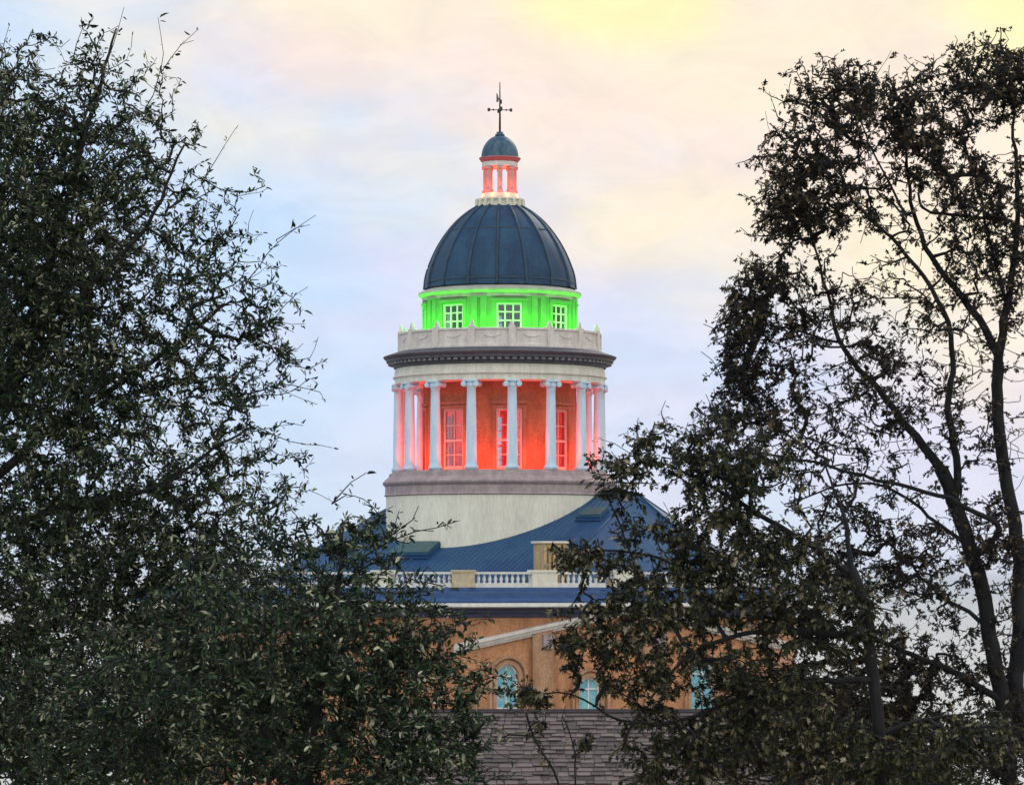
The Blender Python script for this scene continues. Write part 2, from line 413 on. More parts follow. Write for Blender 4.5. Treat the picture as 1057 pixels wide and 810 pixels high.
def tower():
    # plinth drum
    mb = MB(); mb.lathe([(4.70, 19.0), (4.70, Z(513))], 128, smooth=True); part(mb, 'plinth', 'cream')
    p = [(4.70, Z(513) + .001), (4.78, Z(512)), (4.74, Z(510.5)), (4.73, Z(503)), (4.77, Z(502)), (4.83, Z(500.5)), (4.85, Z(498.8)), (4.78, Z(497)), (4.66, Z(494)),
         (4.60, Z(493.6)), (4.56, Z(489.5)), (4.46, Z(489)), (4.45, Z(487.6)), (4.14, Z(487.6)), (4.14, Z(489.3)), (2.9, Z(489.3))]
    mb = MB(); mb.lathe(p, 128); part(mb, 'base_moulding', 'base')
    zf = Z(489.3)
    # columns
    rc, zt = 4.20, Z(397.6)
    first = None
    zb = Z(487.5)
    for a in COLS:
        root_loc = pol(rc, a, 0)
        if first is None:
            mb = MB()
            H = zt - zb
            prof = [(0.0, zb + .002), (0.275, zb + .002), (0.275, zb + .07), (0.29, zb + .09), (0.27, zb + .14), (0.235, zb + .16), (0.245, zb + .19), (0.225, zb + .22)]
            for q in range(9):
                t = q / 8; prof.append((0.222 - 0.042 * t ** 1.6, zb + .24 + t * (H - .62)))
            prof += [(0.195, zt - .36), (0.18, zt - .34)]
            mb.lathe(prof, 20, smooth=True)
            c = part(mb, 'column', 'column'); mc = MB()
            mc.lathe([(0.18, zt - .34), (0.22, zt - .27), (0.235, zt - .20), (0.21, zt - .12), (0.21, zt - .05)], 20, smooth=True)
            mc.box((0, 0, zt - .035), (.60, .52, .07))
            for sx in (-1, 1):                               # volutes
                for sy in (-1, 1):
                    n, vs = 14, []
                    for e in (-.05, .05):
                        for k in range(n):
                            vs.append((sx * .265 + .105 * math.cos(2 * math.pi * k / n), sy * .20 + e, zt - .175 + .105 * math.sin(2 * math.pi * k / n)))
                    mc.add(vs, [tuple(range(n)), tuple(range(2 * n - 1, n - 1, -1))] + [(k, n + k, n + (k + 1) % n, (k + 1) % n) for k in range(n)])
                    mc.box((sx * .265, sy * .255, zt - .175), (.06, .03, .06))
                mc.tube([(sx * .265, -.17, zt - .175), (sx * .265, 0, zt - .175), (sx * .265, .17, zt - .175)], [.10, .07, .10], 12)
            cap = mc.build('capital', M['column'], c)
            first = (c, cap); o = c
        else:
            o = first[0].copy(); COL.objects.link(o); o.parent = CH
            k = first[1].copy(); COL.objects.link(k); k.parent = o
        o.location = root_loc; o.rotation_euler = (0, 0, R(a))
    # inner drum with tall windows
    zw0, zw1 = Z(486), Z(424.5)
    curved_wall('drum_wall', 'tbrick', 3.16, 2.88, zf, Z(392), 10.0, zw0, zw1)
    mb = MB()
    for a in WINS:                                           # moulding above each window and the surround
        for (r, h0, h1, hw) in ((3.24, 420.5, 417.5, 14.5), (3.20, 424.4, 422, 12.5)):
            arc_box(mb, 3.15, r, a - hw, a + hw, Z(h0), Z(h1))
        for sgn in (-1, 1):
            arc_box(mb, 3.15, 3.20, a + sgn * 11.2 - 1.1, a + sgn * 11.2 + 1.1, zw0, Z(424.4))
    part(mb, 'window_trim', 'tbrick')
    f0 = None
    for a in WINS:
        if f0 is None:
            mb = MB(); hw = 0.53; zb_, zt_ = zw0, zw1; y = -3.0
            H = zt_ - zb_
            for sx in (-1, 1): mb.box((sx * (hw - .04), y, (zb_ + zt_) / 2), (.08, .09, H - .004))
            for zz, th in ((zb_ + .06, .12), (zt_ - .05, .10), (zb_ + H * .47, .09)): mb.box((0, y - .006, zz), (2 * hw - .16, .085, th))
            mb.box((0, y + .01, (zb_ + zt_) / 2), (.05, .05, H - .2))
            for q in (.235, .72): mb.box((0, y + .012, zb_ + H * q), (2 * hw - .17, .04, .04))
            w = part(mb, 'window', 'redlit_frame')
            mg = MB(); mg.box((0, y + .03, (zb_ + zt_) / 2), (2 * hw - .165, .012, H - .1)); g = mg.build('pane', M['glass'], w)
            f0 = (w, g); o = w
        else:
            o = f0[0].copy(); COL.objects.link(o); o.parent = CH
            k = f0[1].copy(); COL.objects.link(k); k.parent = o
        o.rotation_euler = (0, 0, R(a))
    # interior floors and a core post, so the rooms read as rooms
    mb = MB(); mb.lathe([(2.885, zf + .01), (0.01, zf + .01)], 64); part(mb, 'interior_floor', 'floor')
    mb = MB(); mb.lathe([(2.885, Z(395)), (0.01, Z(395))], 64); part(mb, 'interior_ceiling', 'floor')
    # entablature
    p = [(3.1, Z(400)), (4.12, Z(400)), (4.12, Z(398)), (4.30, Z(397.6)), (4.34, Z(397.4)), (4.34, Z(391.5)), (4.42, Z(391.2)), (4.42, Z(389.8)), (4.36, Z(389.2)), (4.34, Z(384)), (4.30, Z(383.6)), (4.30, Z(381.5))]
    p[0:4] = [(3.1, Z(397.6)), (4.24, Z(397.6))]
    mb = MB(); mb.lathe(p, 128); part(mb, 'architrave', 'entab')
    p = [(4.30, Z(381.5) + .001), (4.38, Z(381)), (4.40, Z(378.5)), (4.46, Z(378)), (4.48, Z(375.5)), (4.54, Z(375)), (4.69, Z(374.8)), (4.69, Z(372.3)), (4.74, Z(372)), (4.80, Z(370.5)), (4.82, Z(369.6)), (4.80, Z(369.0)), (4.25, Z(364.5)), (3.2, Z(364.5))]
    mb = MB(); mb.lathe(p, 128); cn = part(mb, 'tower_cornice', 'dark')
    mb = MB()
    for k in range(96): arc_box(mb, 4.49, 4.62, k * 3.75 - 1.0, k * 3.75 + 1.0, Z(377.6), Z(375.05), 1)
    mb.build('dentil_course', M['dentil'], cn)
    # parapet with posts and pointed finials
    zp0, zp1 = Z(364.4), Z(345)
    p = [(4.20, zp0), (4.20, zp0 + .1), (4.14, zp0 + .12), (4.14, zp1 - .10), (4.19, zp1 - .08), (4.19, zp1), (3.98, zp1), (3.98, zp0)]
    mb = MB(); mb.lathe(p, 128)
    for a in COLS:
        arc_box(mb, 3.96, 4.225, a - 1.9, a + 1.9, zp0 + .002, zp1 + .05, 2)
        for q in range(7):                                   # swag carved on each panel
            b0 = a + 6.5 + q * 9.5 / 7; sag = lambda t: -.10 * (1 - (2 * t - 1) ** 2)
            t0, t1 = q / 7, (q + 1) / 7
            z0_, z1_ = zp1 - .24 + sag(t0), zp1 - .24 + sag(t1)
            b1 = b0 + 9.5 / 7
            mb.quad(pol(4.165, b0, z0_ - .05), pol(4.165, b1, z1_ - .05), pol(4.165, b1, z1_), pol(4.165, b0, z0_))
            mb.quad(pol(4.165, b0, z0_), pol(4.165, b1, z1_), pol(4.14, b1, z1_), pol(4.14, b0, z0_))
            mb.quad(pol(4.14, b0, z0_ - .05), pol(4.14, b1, z1_ - .05), pol(4.165, b1, z1_ - .05), pol(4.165, b0, z0_ - .05))
    pa = part(mb, 'parapet', 'parapet'); f = None
    for a in COLS:
        if f is None:
            mb = MB(); n = 9
            prof = [(-.10, 0), (-.10, .04), (-.07, .10), (-.05, .17), (0, .27), (.05, .17), (.07, .10), (.10, .04), (.10, 0)]
            vs = [(x, e, zp1 + .05 + z) for e in (-.06, .06) for (x, z) in prof]
            mb.add(vs, [tuple(range(n)), tuple(range(2 * n - 1, n - 1, -1))] + [(k, n + k, n + (k + 1) % n, (k + 1) % n) for k in range(n)])
            f = mb.build('finial', M['parapet'], pa); o = f
        else:
            o = f.copy(); COL.objects.link(o); o.parent = pa
        o.location = pol(4.09, a, 0); o.rotation_euler = (0, 0, R(a))
    # upper drum
    zu0, zu1 = Z(364.5), Z(309)
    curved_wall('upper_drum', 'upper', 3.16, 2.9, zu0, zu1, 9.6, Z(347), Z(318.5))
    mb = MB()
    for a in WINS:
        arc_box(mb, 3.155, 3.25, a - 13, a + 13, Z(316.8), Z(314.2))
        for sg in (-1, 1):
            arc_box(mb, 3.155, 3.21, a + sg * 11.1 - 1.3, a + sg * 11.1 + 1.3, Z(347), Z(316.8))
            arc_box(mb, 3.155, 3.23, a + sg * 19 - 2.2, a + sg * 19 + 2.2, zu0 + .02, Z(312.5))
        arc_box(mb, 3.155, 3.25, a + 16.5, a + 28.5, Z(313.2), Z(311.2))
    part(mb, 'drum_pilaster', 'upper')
    f0 = None
    for a in WINS:
        if f0 is None:
            mb = MB(); hw = .52; zb_, zt_ = Z(347), Z(318.5); y = -3.02; H = zt_ - zb_
            for sx in (-1, 1): mb.box((sx * (hw - .035), y, (zb_ + zt_) / 2), (.07, .09, H - .004))
            for zz, th in ((zb_ + .05, .10), (zt_ - .035, .07)): mb.box((0, y - .005, zz), (2 * hw - .14, .085, th))
            for sx in (-1, 1): mb.box((sx * .165, y + .008, (zb_ + zt_) / 2), (.05, .05, H - .16))
            for q in (.38, .68): mb.box((0, y + .01, zb_ + H * q), (2 * hw - .15, .04, .045))
            w = part(mb, 'window', 'frame')
            mg = MB(); mg.box((0, y + .03, (zb_ + zt_) / 2), (2 * hw - .145, .012, H - .1)); g = mg.build('pane', M['glass'], w)
            f0 = (w, g); o = w
        else:
            o = f0[0].copy(); COL.objects.link(o); o.parent = CH
            k = f0[1].copy(); COL.objects.link(k); k.parent = o
        o.rotation_euler = (0, 0, R(a))
    p = [(3.155, Z(312)), (3.20, Z(311.8)), (3.20, Z(308.4)), (3.26, Z(308)), (3.34, Z(306.5)), (3.37, Z(305)), (3.37, Z(303.8)), (3.30, Z(302.6)), (3.20, Z(301.6)), (3.05, Z(300))]
    mb = MB(); mb.lathe(p, 128); part(mb, 'drum_cornice', 'frieze')
    mb = MB(); mb.lathe([(2.91, Z(349)), (0.01, Z(349))], 64); part(mb, 'upper_floor', 'floor')
    # dome
    raw = [(77.8, 299), (77.5, 296), (76.4, 287), (74.0, 278), (70.8, 269.5), (66.5, 260), (61.5, 251), (54.0, 240), (44.5, 229), (34.5, 220.5), (27.5, 216), (23.5, 213.8)]
    pr = [(r_ * .04, Z(y_)) for r_, y_ in raw]
    fine = []
    for k in range(len(pr) - 1):                             # Catmull-Rom through the measured profile
        p0, p1, p2, p3 = pr[max(0, k - 1)], pr[k], pr[k + 1], pr[min(len(pr) - 1, k + 2)]
        for q in range(4):
            t = q / 4
            fine.append(tuple(.5 * (2 * b + (c - a) * t + (2 * a - 5 * b + 4 * c - d) * t * t + (3 * b - a - 3 * c + d) * t ** 3) for a, b, c, d in zip(p0, p1, p2, p3)))
    fine.append(pr[-1])
    mb = MB(); mb.lathe(fine, 128, smooth=True)
    dm = part(mb, 'dome', 'dome')

    def rad(z): return float(np.interp(z, [p[1] for p in fine], [p[0] for p in fine]))
    for zs in (Z(292.5), Z(240)):
        mb = MB(); mb.lathe([(rad(zs - .05) - .01, zs - .05), (rad(zs) + .03, zs - .03), (rad(zs) + .022, zs + .03), (rad(zs + .05) - .01, zs + .05)], 128)
        mb.build('seam_ring', M['rib'], dm)
    for k in range(16):
        a = -2 + 22.5 * k; mb = MB()
        mb.tube([pol(r_ + .012, a, z_) for r_, z_ in fine], .065, 6)
        mb.build('rib', M['rib'], dm)
    # lantern
    zt_ = Z(213.8)
    mb = MB()
    mb.lathe([(0.95, zt_ - .1), (0.98, zt_ - .02), (0.98, Z(212.5)), (0.93, Z(212.2)), (0.93, Z(208)), (1.0, Z(207.6)), (1.0, Z(206)), (.80, Z(205.6)), (.80, Z(203.5)), (.76, Z(203)), (.76, Z(200.5)), (.70, Z(200)), (.01, Z(200))], 48)
    for k in range(20):
        arc_box(mb, .92, 1.03, 18 * k - 3.4, 18 * k + 3.4, Z(214), Z(206.5), 1)
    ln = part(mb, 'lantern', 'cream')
    post = None
    for k in range(8):
        a = 1.0 + 45 * k
        mb = MB(); mb.box((0, 0, (Z(200) + Z(173)) / 2), (.19, .16, Z(173) - Z(200)))
        mb.box((0, -.012, Z(200) + .06), (.24, .25, .11)); mb.box((0, -.012, Z(173) - .05), (.24, .25, .09))
        o = mb.build('lantern_post', M['lantern'], ln)
        o.location = pol(.61, a, 0); o.rotation_euler = (0, 0, R(a))
    mb = MB()
    mb.lathe([(.01, Z(173)), (.72, Z(173)), (.74, Z(172.5)), (.74, Z(168)), (.70, Z(167.5)), (.01, Z(167.5))], 48)
    mb.build('lantern_entablature', M['white'], ln)
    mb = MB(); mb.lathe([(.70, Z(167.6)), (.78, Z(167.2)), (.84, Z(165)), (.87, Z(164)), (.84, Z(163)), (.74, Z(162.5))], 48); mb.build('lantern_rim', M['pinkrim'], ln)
    mb = MB(); mb.lathe([(.77 * math.cos(q * math.pi / 2 / 14) + .0, Z(163) + .92 * math.sin(q * math.pi / 2 / 14)) for q in range(14)] + [(.14, Z(163) + .915), (.2, Z(140.5)), (.2, Z(139)), (.13, Z(138)), (.14, Z(136.5)), (.05, Z(136)), (.01, Z(136))], 40, smooth=True)
    sd_ = mb.build('lantern_dome', M['copper'], ln)
    # weather vane
    mb = MB()
    mb.tube([(0, 0, Z(136.4)), (0, 0, Z(118)), (0, 0, Z(85))], [.045, .04, .018], 8)
    mb.lathe([(.01, Z(115.5)), (.075, Z(114.8)), (.085, Z(113.5)), (.06, Z(112.2)), (.01, Z(111.8))], 12, smooth=True)
    for a in (8, 98, 188, 278):
        mb.tube([pol(.03, a, Z(113.6)), pol(.49, a, Z(113.6))], .018, 6)
        mb.box(pol(.46, a, Z(113.6)), (.05, .10, .13), R(a + 20)); mb.box(pol(.27, a, Z(113.6)), (.07, .05, .07), R(a))
    vane = part(mb, 'weather_vane', 'iron')
    mb = MB()                                               # the pointer: arrow shaft and tail, seen almost end on
    mb.tube([(-.03, -.5, Z(103.6)), (-.01, 0, Z(103.6)), (.02, .5, Z(103.6))], .018, 6)
    n = 5; pr = [(-.62, -.17), (-.30, -.10), (-.22, 0), (-.30, .10), (-.62, .20)]
    dirv = Vector((.17, .985, 0)); nv = Vector((.985, -.17, 0))
    vs = [Vector((-.02, 0, Z(103.6))) + dirv * s_ + nv * e + Vector((0, 0, h)) for e in (-.015, .015) for (s_, h) in pr]
    mb.add(vs, [tuple(range(n)), tuple(range(2 * n - 1, n - 1, -1))] + [(k, n + k, n + (k + 1) % n, (k + 1) % n) for k in range(n)])
    mb.box((.05, .05, Z(105)), (.07, .12, .16))
    mb.build('pointer', M['iron'], vane)


def arc_box(mb, r0, r1, a0, a1, z0, z1, n=4):
    """a curved block hugging the drum"""
    vs = []
    for q in range(n + 1):
        a = a0 + (a1 - a0) * q / n
        vs += [pol(r0, a, z0), pol(r1, a, z0), pol(r1, a, z1), pol(r0, a, z1)]
    fs = []
    for q in range(n):
        o = 4 * q
        for k in range(4): fs.append((o + k, o + 4 + k, o + 4 + (k + 1) % 4, o + (k + 1) % 4))
    fs += [(0, 1, 2, 3), (4 * n + 3, 4 * n + 2, 4 * n + 1, 4 * n)]
    mb.add(vs, fs)


tower()


# floodlights: red on the gallery floor and in the drum room, green behind the parapet, red in the lantern
def lamp(kind, loc, col, watts, aim=None, size=.06, cone=150):
    d = bpy.data.lights.new('floodlight', kind); d.energy = watts; d.color = col; d.shadow_soft_size = size
    if kind == 'SPOT': d.spot_size = R(cone); d.spot_blend = 0.6
    o = bpy.data.objects.new('floodlight', d); COL.objects.link(o); o.location = loc
    if aim is not None: o.rotation_euler = (Vector(aim) - Vector(loc)).to_track_quat('-Z', 'Y').to_euler()


RED, GREEN = (1.0, 0.045, 0.014), (0.10, 1.0, 0.035)
for a in COLS:
    b = a + 11.25
    lamp('SPOT', pol(4.02, b, Z(489.3) + .12), RED, 125, pol(3.16, b, Z(455)), cone=165)
    lamp('SPOT', pol(3.90, b, Z(364.5) + .42), GREEN, 150, pol(3.16, b, Z(326)), cone=165)
lamp('POINT', (0, 0, Z(455)), (1.0, .02, .01), 620, size=.3)
lamp('POINT', (0, 0, Z(186)), RED, 40, size=.08)
for k in range(8):
    lamp('SPOT', pol(.90, 22.5 + 45 * k, Z(205)), RED, 45, pol(.6, 22.5 + 45 * k, Z(180)), cone=150)


# ------------------------------------------------------------------ the courthouse's main block
def nv(deg): return Vector((math.sin(R(deg)), -math.cos(R(deg)), 0))


C_ = Vector((-1.34, -13.0, 0)); RD = Vector((.906, .4226, 0)); LD = Vector((-.857, .515, 0))
D_ = C_ + RD * 13.4; B_ = C_ + LD * 15
PLAN = [B_, C_, D_, Vector((13.0, 10.0, 0)), Vector((-12.5, 13.0, 0))]
ZDECK = 19.78


def offset_ring(o):
    out = []
    n = len(PLAN)
    for i in range(n):
        p, a, b = PLAN[i], PLAN[i - 1], PLAN[(i + 1) % n]
        d1, d2 = (p - a).normalized(), (b - p).normalized()
        n1, n2 = Vector((d1.y, -d1.x, 0)), Vector((d2.y, -d2.x, 0))
        m = (n1 + n2).normalized(); out.append(p + m * (o / max(.3, m.dot(n1))))
    return out


def sweep(mb, prof):
    rings = [[Vector((p.x, p.y, z)) for p in offset_ring(o)] for (o, z) in prof]
    n = len(PLAN); vs = [v for r in rings for v in r]
    mb.add(vs, [(i * n + k, i * n + (k + 1) % n, (i + 1) * n + (k + 1) % n, (i + 1) * n + k) for i in range(len(prof) - 1) for k in range(n)])


def face_wall(mb, p0, p1, z0, z1, wins):
    """flat wall with round-headed openings; wins = (centre, half width, sill, spring)"""
    d = (p1 - p0).normalized(); L = (p1 - p0).length; nn = Vector((d.y, -d.x, 0)); dep = .28

    def P(s, z, e=0.0): q = p0 + d * s - nn * e; return Vector((q.x, q.y, z))

    def Q(s0, s1, za0, za1, zb0, zb1): mb.quad(P(s0, za0), P(s1, za1), P(s1, zb1), P(s0, zb0), [(s0, za0), (s1, za1), (s1, zb1), (s0, zb0)])
    s = 0.0
    for (c, hw, zs, zsp) in wins:
        Q(s, c - hw, z0, z0, z1, z1); Q(c - hw, c + hw, z0, z0, zs, zs)
        N = 16; arc = [(c - hw * math.cos(math.pi * k / N), zsp + hw * math.sin(math.pi * k / N)) for k in range(N + 1)]
        for (a, za), (b, zb) in zip(arc, arc[1:]):
            Q(a, b, za, zb, z1, z1)
            mb.quad(P(a, za), P(a, za, dep), P(b, zb, dep), P(b, zb))
        for sx in (-1, 1): mb.quad(P(c + sx * hw, zs), P(c + sx * hw, zs, dep), P(c + sx * hw, zsp, dep), P(c + sx * hw, zsp))
        mb.quad(P(c - hw, zs), P(c + hw, zs), P(c + hw, zs, dep), P(c - hw, zs, dep))
        s = c + hw
    Q(s, L, z0, z0, z1, z1)


WIN_R = [(1.83, .46, 14.0, 16.42), (5.30, .46, 14.0, 15.9), (10.2, .52, 13.2, 16.42)]
G0 = 2.6


def block():
    mb = MB()
    face_wall(mb, C_, D_, G0, 19.74, WIN_R)
    n = len(PLAN)
    for i in range(n):
        if i != 1: face_wall(mb, PLAN[i], PLAN[(i + 1) % n], G0, 19.74, [])
    part(mb, 'wall', 'brick')
    ang = math.atan2(RD.y, RD.x); out = Vector((RD.y, -RD.x, 0))

    def P(s, z, e=0.0): q = C_ + RD * s + out * e; return Vector((q.x, q.y, z))
    # windows of the front face
    for (c, hw, zs, zsp) in WIN_R:
        mb = MB(); N = 18

        def ringband(ro, ri, e0, e1):
            vs = []
            for (rr, e) in ((ri, e1), (ro, e1), (ro, e0), (ri, e0)):
                vs += [P(c - rr, zs, e)] + [P(c - rr * math.cos(math.pi * k / N), zsp + rr * math.sin(math.pi * k / N), e) for k in range(N + 1)] + [P(c + rr, zs, e)]
            L = N + 3
            mb.add(vs, [(b * L + k, b * L + k + 1, ((b + 1) % 4) * L + k + 1, ((b + 1) % 4) * L + k) for b in range(4) for k in range(L - 1)])
        ringband(hw, hw - .075, -.16, -.08)
        mb.box(P(c, (zs + zsp + hw) / 2, -.12), (.05, .05, zsp + hw - zs - .1), ang)
        for q in (0.0, .5): mb.box(P(c, zs + (zsp - zs) * (.5 + q), -.115), (2 * hw - .15, .05, .06), ang)
        mb.box(P(c, zs - .06, .04), (2 * hw + .3, .24, .12), ang)
        w = part(mb, 'window', 'frame')
        mb = MB(); vs = []
        pl = [(c - hw + .05, zs + .02)] + [(c - (hw - .05) * math.cos(math.pi * k / N), zsp + (hw - .05) * math.sin(math.pi * k / N)) for k in range(N + 1)] + [(c + hw - .05, zs + .02)]
        L = len(pl); vs = [P(a, b, -.14) for a, b in pl] + [P(a, b, -.152) for a, b in pl]
        mb.add(vs, [tuple(range(L)), tuple(range(2 * L - 1, L - 1, -1))] + [(k, L + k, L + (k + 1) % L, (k + 1) % L) for k in range(L)])
        mb.build('pane', M['bglass'], w)
        mb = MB(); ringband(hw + .15, hw + .004, -.02, .07); ringband(hw + .34, hw + .23, -.02, .17)
        mb.build('arch_moulding', M['brick'], w)
    # pilasters, brackets, raking pediment on the front face
    for s in (3.25, 8.0):
        mb = MB(); mb.box(P(s, (G0 + 18.2) / 2, .08), (.86, .22, 18.2 - G0), ang); pl = part(mb, 'pilaster', 'brick')
        mb = MB(); mb.box(P(s + .18, 17.74, .24), (.46, .22, .5), ang); mb.box(P(s + .18, 17.55, .27), (.36, .18, .18), ang); mb.build('bracket', M['base'], pl)
    mb = MB()
    for (s0, z0, s1, z1) in ((-.35, 17.66, 7.02, 19.10), (13.75, 17.66, 7.02, 19.10)):
        for (dz, th, e) in ((0, .13, .34), (-.13, .12, .24), (-.25, .10, .14)):
            vs = [P(s, z + dz - o, ee) for (s, z) in ((s0, z0), (s1, z1)) for (o, ee) in ((0, -.05), (0, e), (th, e), (th, -.05))]
            mb.add(vs, [(0, 1, 2, 3), (7, 6, 5, 4)] + [(k, 4 + k, 4 + (k + 1) % 4, (k + 1) % 4) for k in range(4)])
    part(mb, 'pediment_moulding', 'parapet')
    # main cornice: blue flashing, pale fascia, dark soffit
    mb = MB(); sweep(mb, [(-.6, ZDECK), (.05, ZDECK), (.08, ZDECK - .10), (.30, ZDECK - .16), (.32, ZDECK - .20), (.34, ZDECK - .34), (.50, ZDECK - .42), (.66, ZDECK - .52), (.66, ZDECK - .57), (.60, ZDECK - .58)]); part(mb, 'cornice_flashing', 'flash')
    mb = MB(); sweep(mb, [(.60, ZDECK - .581), (.70, ZDECK - .585), (.72, ZDECK - .72), (.64, ZDECK - .76), (.60, ZDECK - .77)]); part(mb, 'fascia', 'white')
    mb = MB(); sweep(mb, [(.62, ZDECK - .768), (.30, ZDECK - .80), (.28, ZDECK - .95), (.14, ZDECK - .98), (.12, ZDECK - 1.12), (.0, ZDECK - 1.14)]); part(mb, 'soffit', mat("soffit_paint", (0.03, 0.035, 0.09), (0.05, 0.05, 0.10), .7, 4))
    mb = MB(); ring = offset_ring(-.6); mb.add([Vector((p.x, p.y, ZDECK - .006)) for p in ring], [tuple(range(len(ring)))]); part(mb, 'roof_deck', 'hatch')
    # roof planes
    zr, sl = 23.6, .48
    E = Vector((5.48, -3.3, zr)); EL = Vector((-3.86, 2.32, zr)); ze = ZDECK + .01
    R1 = Vector((1.74, -10.33, ze)); R2 = Vector((9.6, -6.7, ze)); R3 = Vector((11.9, 8.8, ze)); L3 = Vector((-11, 11.4, ze)); L1 = R1 + LD * 14; L1.z = ze
    mb = MB()
    for f in ([L1, R1, E, EL], [R1, R2, E], [R2, R3, E], [R3, EL, E], [R3, L3, EL], [L3, L1, EL]):
        mb.add(f, [tuple(range(len(f)))])
    rf = part(mb, 'roof', 'roof')
    mb = MB()
    for a, b in ((E, EL), (E, R1), (E, R2), (E, R3)):
        mb.tube([a + Vector((0, 0, .02)), b + Vector((0, 0, .02))], .035, 6)
    k = int(13 / .5)                                        # standing seams down the front slope
    dn = Vector((-.515, -.857, 0)); n1 = Vector((math.sin(R(-31)), -math.cos(R(-31)), 0))
    for i in range(2, 46):
        top = E + (EL - E) * (i / 46); bot = Vector((top.x, top.y, 0)) + n1 * 7.9; bot.z = zr - sl * 7.9
        if (top - E).length > 0.6: mb.tube([top + Vector((0, 0, .012)), bot + Vector((0, 0, .012))], .010, 4)
    mb.build('roof_seam', M['roof'], rf)
    # hatches lying on the front slope
    slope_m = Matrix.Rotation(R(-31), 4, 'Z') @ Matrix.Rotation(math.atan(sl), 4, 'X')
    for (px, py, w, h) in ((428, 571, 1.9, 1.15), (612, 534, 1.1, .8)):
        v = at(px, py, 1.0) - cam.location; o = Vector(cam.location)
        # ray / plane: z = zr - sl*(n1.p)
        t = (zr - sl * n1.dot(o) - o.z) / (v.z + sl * n1.dot(v)); p = o + v * t
        mb = MB(); mb.box(p + Vector((0, 0, .10)), (w, h, .24), mtx=slope_m); sk = part(mb, 'roof_hatch', 'roof')
        mb = MB(); mb.box(p + Vector((0, 0, .25)), (w - .1, h - .1, .06), mtx=slope_m); mb.build('cover', M['hatch'], sk)
        mb = MB(); mb.box(p + slope_m @ Vector((0, -h / 2 - .03, .0)) + Vector((0, 0, .08)), (w + .1, .07, .05), mtx=slope_m); mb.build('flashing', M['flash'], sk)
    # balustrade
    bl = MB(); segs = []
    lring = offset_ring(-.22)
    Bb, Cb, Db = lring[0], lring[1], lring[2]
    for a, b in ((Bb, Cb), (Cb, Db)):
        d = (b - a); an = math.atan2(d.y, d.x); mid = (a + b) / 2
        bl.box((mid.x, mid.y, ZDECK + .085), (d.length - .5, .26, .17), an)
        bl.box((mid.x, mid.y, ZDECK + .545), (d.length - .5, .24, .085), an); 
    br = part(bl, 'balustrade', 'white')
    proto = None

    def baluster(p):
        nonlocal proto
        if proto is None:
            m2 = MB(); z = ZDECK
            m2.lathe([(.05, z + .171), (.055, z + .20), (.04, z + .22), (.062, z + .28), (.068, z + .32), (.04, z + .42), (.035, z + .46), (.05, z + .48), (.05, z + .502)], 8, smooth=True)
            proto = m2.build('baluster', M['white'], br); o = proto
        else:
            o = proto.copy(); COL.objects.link(o); o.parent = br
        o.location = (p.x, p.y, 0)
    dl, dr = (Bb - Cb).normalized(), (Db - Cb).normalized()
    ped_r, ped_l = [3.32, 6.8, 10.4], [3.6]
    s = .62
    while s < 7.4:
        if min(abs(s - q) for q in ped_l) > .5: baluster(Cb + dl * s)
        s += .235
    s = .62
    while s < 13.2:
        if min(abs(s - q) for q in ped_r) > .62: baluster(Cb + dr * s)
        s += .235
    for p, an, m_, w in [(Cb, R(-3), 'tan', .85)] + [(Cb + dr * q, math.atan2(dr.y, dr.x), 'cream', 1.05) for q in ped_r] + [(Cb + dl * q, math.atan2(dl.y, dl.x), 'cream', .8) for q in ped_l]:
        mb = MB(); mb.box((p.x, p.y, ZDECK + .285), (w, .38, .57), an); mb.box((p.x, p.y, ZDECK + .615), (w + .08, .46, .09), an); mb.box((p.x, p.y, ZDECK + .06), (w + .06, .44, .12), an)
        mb.build('pedestal', M[m_], br)
    # chimney behind the balustrade
    pc = C_ + RD * 4.25 - out * 1.25
    mb = MB(); mb.box((pc.x, pc.y, 20.62), (1.06, .8, 1.70), ang)
    for q in range(6):
        s = -.48 + q * .192; e = pc + RD * s + out * .42
        mb.box((e.x, e.y, 20.58), (.10, .26, 1.50), ang)
    ch = part(mb, 'chimney', 'ochre')
    mb = MB(); mb.box((pc.x, pc.y, 21.51), (1.20, 1.0, .08), ang); mb.build('cap', M['cream'], ch)


block()


